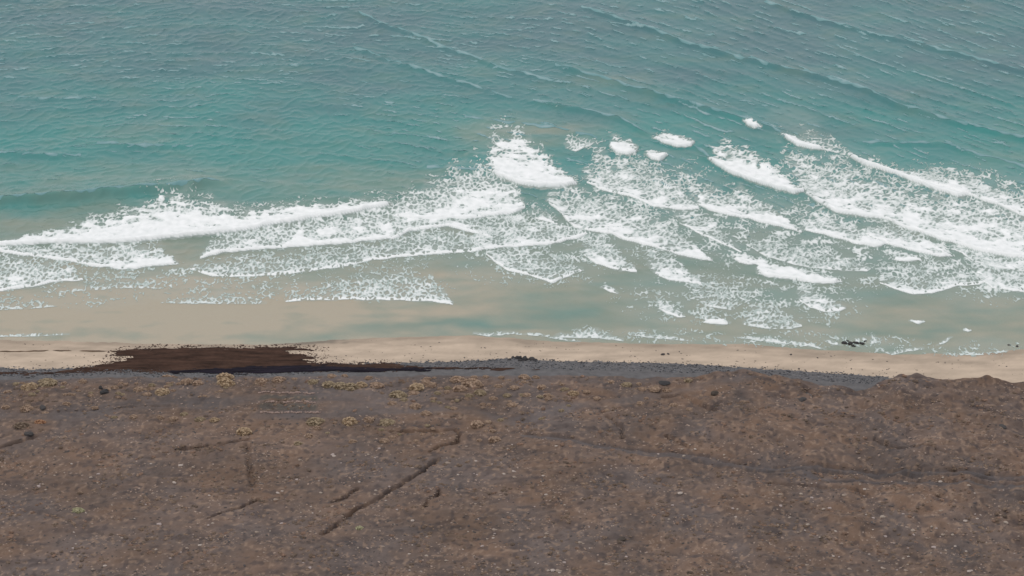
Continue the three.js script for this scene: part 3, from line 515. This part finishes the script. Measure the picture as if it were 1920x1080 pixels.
function shrub(px, py, w, tone, label, group) {
  const [x, y, z] = onLand(px, py), r = w / 2 * 0.14, k = Math.round(px * 7 + py) % 5, o = new THREE.Group();
  const crown = new THREE.Mesh(plants[k], leafTone[tone]); crown.name = 'crown'; crown.scale.set(r, r * 0.62, r * (0.8 + 0.3 * hash(px, py, 3))); crown.rotation.y = hash(px, py, 4) * 0.9 - 0.45; crown.position.y = 0.02;
  const stem = new THREE.Mesh(woody, bark); stem.name = 'stem'; stem.scale.set(r, r, r); stem.position.y = 0.05;
  o.add(crown, stem); o.position.set(x, y - 0.12 * r, z);
  add(o, 'shrub', group ? { label, category: 'shrub', group } : { label, category: 'shrub' });
}
const shrubSpots = {
  'yellowish cushion shrub in the belt along the plain\'s edge, left of the stone rows': ['shrubs at the plain edge on the left', 'tan', [[155, 716, 14], [215, 727, 12], [260, 731, 17], [285, 723, 13], [275, 740, 14], [350, 716, 20], [370, 719, 16], [222, 738, 10], [170, 742, 10], [120, 719, 11], [14, 736, 14], [60, 740, 12], [325, 733, 10]]],
  'ochre cushion shrub just above the stone rows': ['shrubs above the stone rows', 'tan', [[490, 716, 20], [522, 713, 20], [552, 711, 10], [587, 717, 17], [622, 706, 16], [646, 705, 10]]],
  'tan cushion shrub in the belt right of the stone rows': ['shrubs at the plain edge right of the rows', 'tan', [[692, 709, 12], [776, 738, 18], [807, 722, 20], [840, 728, 12], [857, 713, 22], [801, 711, 13], [862, 730, 24], [880, 743, 15], [934, 725, 14], [735, 757, 13], [779, 763, 20], [820, 738, 12], [850, 767, 12], [798, 776, 16], [925, 748, 14], [950, 742, 12], [960, 760, 16], [940, 708, 10], [812, 748, 10], [758, 750, 12]]],
  'small tan cushion shrub below the gravel band, mid photograph': ['shrubs below the gravel band', 'tan', [[982, 708, 17], [1005, 708, 12], [1016, 727, 17], [1060, 731, 15], [987, 741, 14], [1026, 742, 14], [1146, 717, 12], [1174, 722, 17], [1227, 731, 18], [1200, 757, 12], [964, 727, 14], [1016, 786, 10], [1100, 735, 12], [1250, 732, 14], [1205, 730, 14], [1290, 714, 14]]],
  'tan shrub along the faint path on the left plain': ['shrubs along the left path', 'tan', [[125, 758, 14], [178, 765, 12], [50, 767, 19], [345, 777, 12], [85, 775, 12], [158, 770, 8], [10, 764, 14], [215, 783, 10], [250, 782, 12], [300, 783, 12], [325, 785, 14]]],
  'pale shrub scattered below the stone rows': ['shrubs below the stone rows', 'tan', [[692, 787, 17], [894, 796, 20], [914, 792, 12], [560, 833, 15], [927, 825, 20], [720, 827, 14], [735, 820, 12], [715, 806, 10], [580, 818, 14], [540, 807, 8]]],
};
const belt = [[0, 5, 470, 714, 752], [2, 690, 960, 706, 770], [3, 965, 1330, 712, 770], [0, 110, 350, 716, 745], [5, 560, 940, 784, 835]];
belt.forEach(([k, x0, x1, y0, y1]) => { const list = Object.values(shrubSpots)[k][2]; for (let i = 0; i < 16; i++) list.push([Math.round(mix(x0, x1, rnd())), Math.round(mix(y0, y1, rnd())), 7 + 8 * rnd() * rnd()]); });
for (const [label, [group, tone, list]] of Object.entries(shrubSpots)) list.forEach(([a, b, w], i) => { const olive = i % 4 === 3; shrub(a, b, w, olive ? 'olive' : tone, olive ? label.replace(/yellowish|ochre|pale|tan/, 'olive') : label, olive ? 'olive ' + group : group); });
for (const [a, b, w, tone, label] of [
  [55, 726, 28, 'yellow', 'broad ochre shrub nearest the left edge of the shrub belt'], [88, 719, 30, 'olive', 'long flat olive shrub beside the broad ochre shrub at left'], [305, 736, 24, 'yellow', 'bright yellow-tan shrub above the faint left path'],
  [315, 706, 24, 'tan', 'tan shrub touching the dark strip left of the stone rows'], [422, 709, 28, 'yellow', 'upper of two yellow shrubs stacked left of stone rows'], [424, 720, 30, 'yellow', 'lower of two yellow shrubs stacked left of stone rows'],
  [616, 722, 22, 'olive', 'left end of the long yellow-green shrub row'], [637, 725, 24, 'olive', 'second mound from left in the long yellow-green shrub row'], [658, 727, 26, 'olive', 'third mound in the long yellow-green shrub row'], [678, 722, 18, 'yellow', 'right end mound of the long yellow-green shrub row'],
  [706, 723, 22, 'tan', 'tan shrub just right of the long yellow-green row'], [745, 742, 27, 'olive', 'olive round shrub below and right of the yellow-green row'], [781, 727, 25, 'yellow', 'plump golden shrub standing alone right of the yellow-green row'],
  [883, 721, 32, 'tan', 'widest tan shrub in the belt right of the golden one'], [900, 737, 19, 'olive', 'olive shrub under the widest tan shrub'], [1075, 738, 17, 'yellow', 'golden shrub below the gravel band at mid photograph'],
  [375, 787, 16, 'olive', 'olive shrub, left of a touching pair near the stone rows'], [402, 788, 15, 'yellow', 'pale shrub, right of a touching pair near the stone rows'], [457, 810, 25, 'yellow', 'lone ochre shrub above the dark ditch at left'],
  [75, 793, 18, 'rust', 'rust-orange shrub on the left plain'], [40, 798, 22, 'dull', 'dull brown shrub beside the rust-orange shrub'], [590, 792, 26, 'olive', 'olive shrub below the right end of the stone rows'], [656, 791, 24, 'yellow', 'ochre shrub second to the right below the stone rows'],
  [726, 793, 24, 'olive', 'twin-lobed shrub third to the right below the stone rows'], [146, 958, 18, 'green', 'light green plant low on the left plain'], [674, 991, 12, 'green', 'small yellow-green plant under the long dark gully'],
]) shrub(a, b, w, tone, label);

// low stone rows
function stoneRow(x0, x1, py, label) {
  const parts = [], o = new THREE.Group(), [ax, ay, az] = onLand(x0, py), [bx, , bz] = onLand(x1, py), n = Math.round((bx - ax) / 0.34);
  for (let i = 0; i <= n; i++) {
    const t = i / n; if (hash(i, py, 700) < 0.1 || noise(i / 5, py, 704) > 0.3) continue;
    const x = mix(ax, bx, t), z = mix(az, bz, t) + 0.35 * (hash(i, py, 701) - 0.5) + 0.5 * noise(t * 4, py, 705), g = lumps[i % 4].clone(), s = 0.14 + 0.2 * hash(i, py, 702);
    g.rotateY(hash(i, py, 703) * 6); g.scale(s, s * 1.1, s); g.translate(x - ax, landTop(x, z) - ay + 0.02, z - az); parts.push(g);
  }
  const m = new THREE.Mesh(mergeGeometries(parts), rough(0.29, 0.205, 0.175)); m.name = 'stones'; m.userData.kind = 'stuff'; o.add(m);
  o.position.set(ax, ay, az); add(o, 'stone_row', { label, category: 'stone row' });
}
stoneRow(486, 596, 737, 'low pale stone row, uppermost of three on the left plain');
stoneRow(486, 590, 755, 'low pale stone row, middle of three on the left plain');
stoneRow(490, 604, 774, 'low reddish stone row, lowest of three on the left plain');

// dark rocks
function rock(px, py, w, tall, label, group, tone = 0, yaw = 0) {
  const [x, , z] = onLand(px, py), y = Math.max(landTop(x, z), -0.1), r = w / 2 * 0.125, m = new THREE.Mesh(lumps[Math.round(px + py) % 4], blackStone[tone]);
  m.scale.set(r, r * tall, r * 0.8); m.rotation.y = yaw || hash(px, py, 5) * 6; m.position.set(x, y - 0.1 * r, z);
  add(m, 'rock', group ? { label, category: 'rock', group } : { label, category: 'rock' });
}
rock(196, 737, 17, 1.0, 'black rock among the shrubs at upper left of the plain', null, 0, 0.4); rock(189, 729, 9, 1.5, 'small black rock leaning on the larger one among shrubs');
rock(55, 819, 17, 0.9, 'grey-black rock at the head of the left edge ditch', null, 1); rock(80, 765, 16, 0.7, 'dark rock beside the faint left path', null, 1);
for (const [a, b, w] of [[962, 671, 9], [972, 672, 14], [984, 674, 16], [997, 674, 13], [955, 675, 8], [1004, 676, 9], [975, 677, 10]]) rock(a, b, w, 0.9, 'black rock of the cluster where gravel meets sand at mid beach', 'black rock cluster at mid beach', (a + b) % 2);
for (const [a, b, w] of [[1583, 645, 12], [1594, 646, 13], [1605, 645, 12], [1616, 646, 11], [1622, 642, 7], [1600, 650, 9], [1589, 641, 7]]) rock(a, b, w, 0.9, 'black rock of the group awash at the right waterline', 'black rocks awash at right', (a + b) % 2);
rock(1243, 665, 8, 0.9, 'small dark rock alone on the sand right of mid beach', null, 1); rock(1253, 664, 6, 0.8, 'tiny dark rock beside the lone rock on the sand', null, 1); rock(1483, 665, 6, 0.6, 'flat dark stone lying on the sand at right', null, 1);
rock(1892, 648, 8, 0.7, 'left of two dark stones awash at the right edge', null, 1); rock(1907, 650, 8, 0.7, 'right of two dark stones awash at the right edge', null, 1); rock(1533, 671, 4, 0.7, 'speck of dark stone on the sand above the gravel band', null, 1);
for (const [a, b, w] of [[1036, 692, 6], [1112, 697, 5], [1240, 689, 7], [1327, 695, 6], [1350, 688, 7], [1563, 709, 5], [1498, 692, 5]]) rock(a, b, w, 0.7, 'dark stone lying on the grey gravel band', 'dark stones on the gravel band', 0);
rock(1245, 718, 22, 0.35, 'dark curved lump added for a shaded overhang just below the gravel band', null, 0, 0.1); rock(1340, 739, 15, 1.0, 'brown-black rock on the path bend at right', null, 2, 0.5); rock(1505, 750, 16, 0.7, 'dark rock below the notch in the right bluff', null, 1); rock(1165, 905, 10, 0.4, 'flat dark rock low in the middle of the plain', null, 2);  // first one: dark lump added in place of the shade under an overhang
rock(1165, 1012, 16, 0.6, 'dark boulder near the lower edge, mid photograph', null, 2); rock(1880, 800, 16, 0.5, 'dark rock on the right slope', null, 1);

// pale stones that stand out singly, by the part of the plain they lie on
const zones = [
  [[20, 860, 440, 1070], 42, 'pale stone strewn on the lower left plain', 'pale stones lower left'], [[480, 840, 780, 1070], 44, 'pale stone beside or below the long dark gully', 'pale stones round the gully'],
  [[700, 985, 1180, 1075], 46, 'pale stone in the grey rubble along the lower edge', 'pale stones along the lower edge'], [[830, 830, 1420, 980], 52, 'pale stone on the middle of the plain below the track', 'pale stones mid plain'],
  [[1440, 900, 1910, 1000], 44, 'pale stone below the track on the right plain', 'pale stones below the right track'], [[1500, 990, 1910, 1075], 46, 'pale stone in the rubble of the lower right corner', 'pale stones lower right'],
];
const stoneMeshes = [];
for (const [[x0, y0, x1, y1], n, label, group] of zones) for (let i = 0; i < n; i++) {
  const px = mix(x0, x1, rnd()), py = mix(y0, y1, rnd()), [x, y, z] = onLand(px, py), s = 0.16 + 0.24 * rnd() * rnd() + (rnd() < 0.12 ? 0.15 : 0);
  const m = new THREE.Mesh(lumps[i % 4], paleStone[(i * 7) % 4]); m.scale.set(s * (1 + 0.6 * rnd()), s, s); m.rotation.y = rnd() * 1.2 - 0.6; m.position.set(x, y - 0.1 * s, z);
  const hue = ['tan', 'whitish', 'brownish', 'pinkish'][(i * 7) % 4], big = s > 0.3; add(m, 'stone', { label: (big ? 'larger ' : 'small ') + label.replace('pale', hue), category: 'stone', group: (big ? 'larger ' : 'small ') + group.replace('pale', hue) });
}
// what nobody could count: grit, dead tufts and pebbles
function scatter(name, label, category, geos, n, place, colors, smin, smax, flat = 1) {
  const list = []; for (let i = 0; i < n * 4 && list.length < n; i++) { const p = place(); if (p) list.push(p); }
  const M = new THREE.InstancedMesh(geos, new THREE.MeshStandardMaterial({ roughness: 1 }), list.length), d = new THREE.Object3D(), c = new THREE.Color();
  list.forEach(([x, y, z, k = 1], i) => {
    const s = mix(smin, smax, Math.pow(rnd(), 2.2)) * k; d.position.set(x, y, z); d.rotation.set(0, rnd() * 6.28, 0); d.scale.set(s * (1 + 0.7 * rnd()), s * flat, s); d.updateMatrix(); M.setMatrixAt(i, d.matrix);
    const t = colors[Math.floor(rnd() * colors.length)], v = 0.8 + 0.4 * rnd(); M.setColorAt(i, c.setRGB(t[0] * v, t[1] * v, t[2] * v));
  });
  add(M, name, { label, category, kind: 'stuff' });
}
const onPlain = (thr, sd) => () => {
  const x = (rnd() - 0.5) * 264, ez = edge(x)[0], z = ez + 1.5 + rnd() * 88;
  const r = plainRise(x), dens = 0.45 + 0.9 * fbm((x + z * 0.5 * r) / 11, (z - x * 0.4 * r) / 6, sd, 3);
  if (dens < thr + 0.3 * rnd() || near(tracks, x, z, (d, t) => (d < t.w ? 1 : 0)) > 0 && rnd() < 0.9) return null;
  return [x, groundH(x, z) - 0.03, z];
};
scatter('gravel_tan', 'small tan stones littering the brown plain', 'gravel', tinyLumps[0], 15000, onPlain(0.34, 801), [[0.21, 0.145, 0.11], [0.25, 0.175, 0.135], [0.19, 0.13, 0.095], [0.29, 0.215, 0.175]], 0.08, 0.27, 0.6);
scatter('gravel_dark', 'small dark stones littering the brown plain', 'gravel', tinyLumps[1], 5000, onPlain(0.35, 811), [[0.06, 0.05, 0.048], [0.08, 0.063, 0.056], [0.07, 0.06, 0.06]], 0.1, 0.3, 0.6);
scatter('rubble', 'broken brown stones lying along the ditches', 'rubble', tinyLumps[1], 1300, () => {
  const g = gullies[Math.floor(rnd() * gullies.length)], i = Math.floor(rnd() * (g.p.length - 1)), t = rnd(), a = rnd() * 6.28, q = g.w * 1.5 * rnd();
  const x = mix(g.p[i][0], g.p[i + 1][0], t) + q * Math.cos(a), z = mix(g.p[i][1], g.p[i + 1][1], t) + q * Math.sin(a); return [x, groundH(x, z) - 0.02, z];
}, [[0.116, 0.087, 0.077], [0.15, 0.1, 0.072], [0.19, 0.135, 0.105]], 0.1, 0.34, 0.6);
scatter('wrack', 'dark brown scraps strewn along the rim of the dark patch', 'wrack', tinyLumps[1], 2600, () => {
  const [x0] = onLevel(150, 660, 0.6), [x1] = onLevel(760, 660, 0.6), x = mix(x0, x1, rnd()), z = 22 + 22 * rnd(), d = darkField(x, z);
  if (d < -2.6 || d > 0.6 || z > edge(x)[0] - 1.5 || z < shoreZ(x) + 0.3 || rnd() < (d < 0 ? -d / 2.4 : 0.3)) return null;
  return [x, Math.max(sandH(x, z), shingleField(x, z) > 0 ? shingleH(x, z) : -9) + (d > 0 ? 0.12 : 0), z];
}, [[0.05, 0.026, 0.018], [0.07, 0.04, 0.028], [0.04, 0.022, 0.018]], 0.07, 0.24, 0.5);
scatter('dry_grass', 'dead brown tufts all over the plain', 'grass', plants[1], 7000, onPlain(0.45, 821), [[0.21, 0.145, 0.105], [0.25, 0.175, 0.13], [0.18, 0.13, 0.1], [0.26, 0.165, 0.12]], 0.14, 0.5, 0.4);
scatter('pebbles', 'grey pebbles along the seaward edge of the gravel band', 'pebbles', tinyLumps[2], 5200, () => {
  const x = (rnd() - 0.5) * 264, t = shingleTop(x)[0], z = t - 1.6 + 7 * rnd(); if (z > edge(x)[0] + 0.5 || (z < t && rnd() > Math.pow(1 - (t - z) / 1.6, 2))) return null;
  return [x, (shingleField(x, z) > 0 ? shingleH(x, z) : sandH(x, z)), z];
}, [[0.06, 0.06, 0.066], [0.1, 0.1, 0.11], [0.15, 0.15, 0.16], [0.04, 0.04, 0.045]], 0.08, 0.26, 0.8);

scatter('beach_pebbles', 'dark pebbles strewn sparsely over the sand', 'pebbles', tinyLumps[2], 700, () => {
  const x = (rnd() - 0.5) * 262, a = shoreZ(x) + 1, b = shingleTop(x)[0], z = mix(b, a, Math.pow(rnd(), 2)); if (noise(x / 8, z / 4, 851) < 0.05 || z > edge(x)[0] - 1) return null; return [x, sandH(x, z), z];
}, [[0.09, 0.08, 0.075], [0.14, 0.115, 0.095], [0.2, 0.16, 0.13], [0.05, 0.048, 0.05]], 0.05, 0.2, 0.6);

renderer.render(scene, camera);
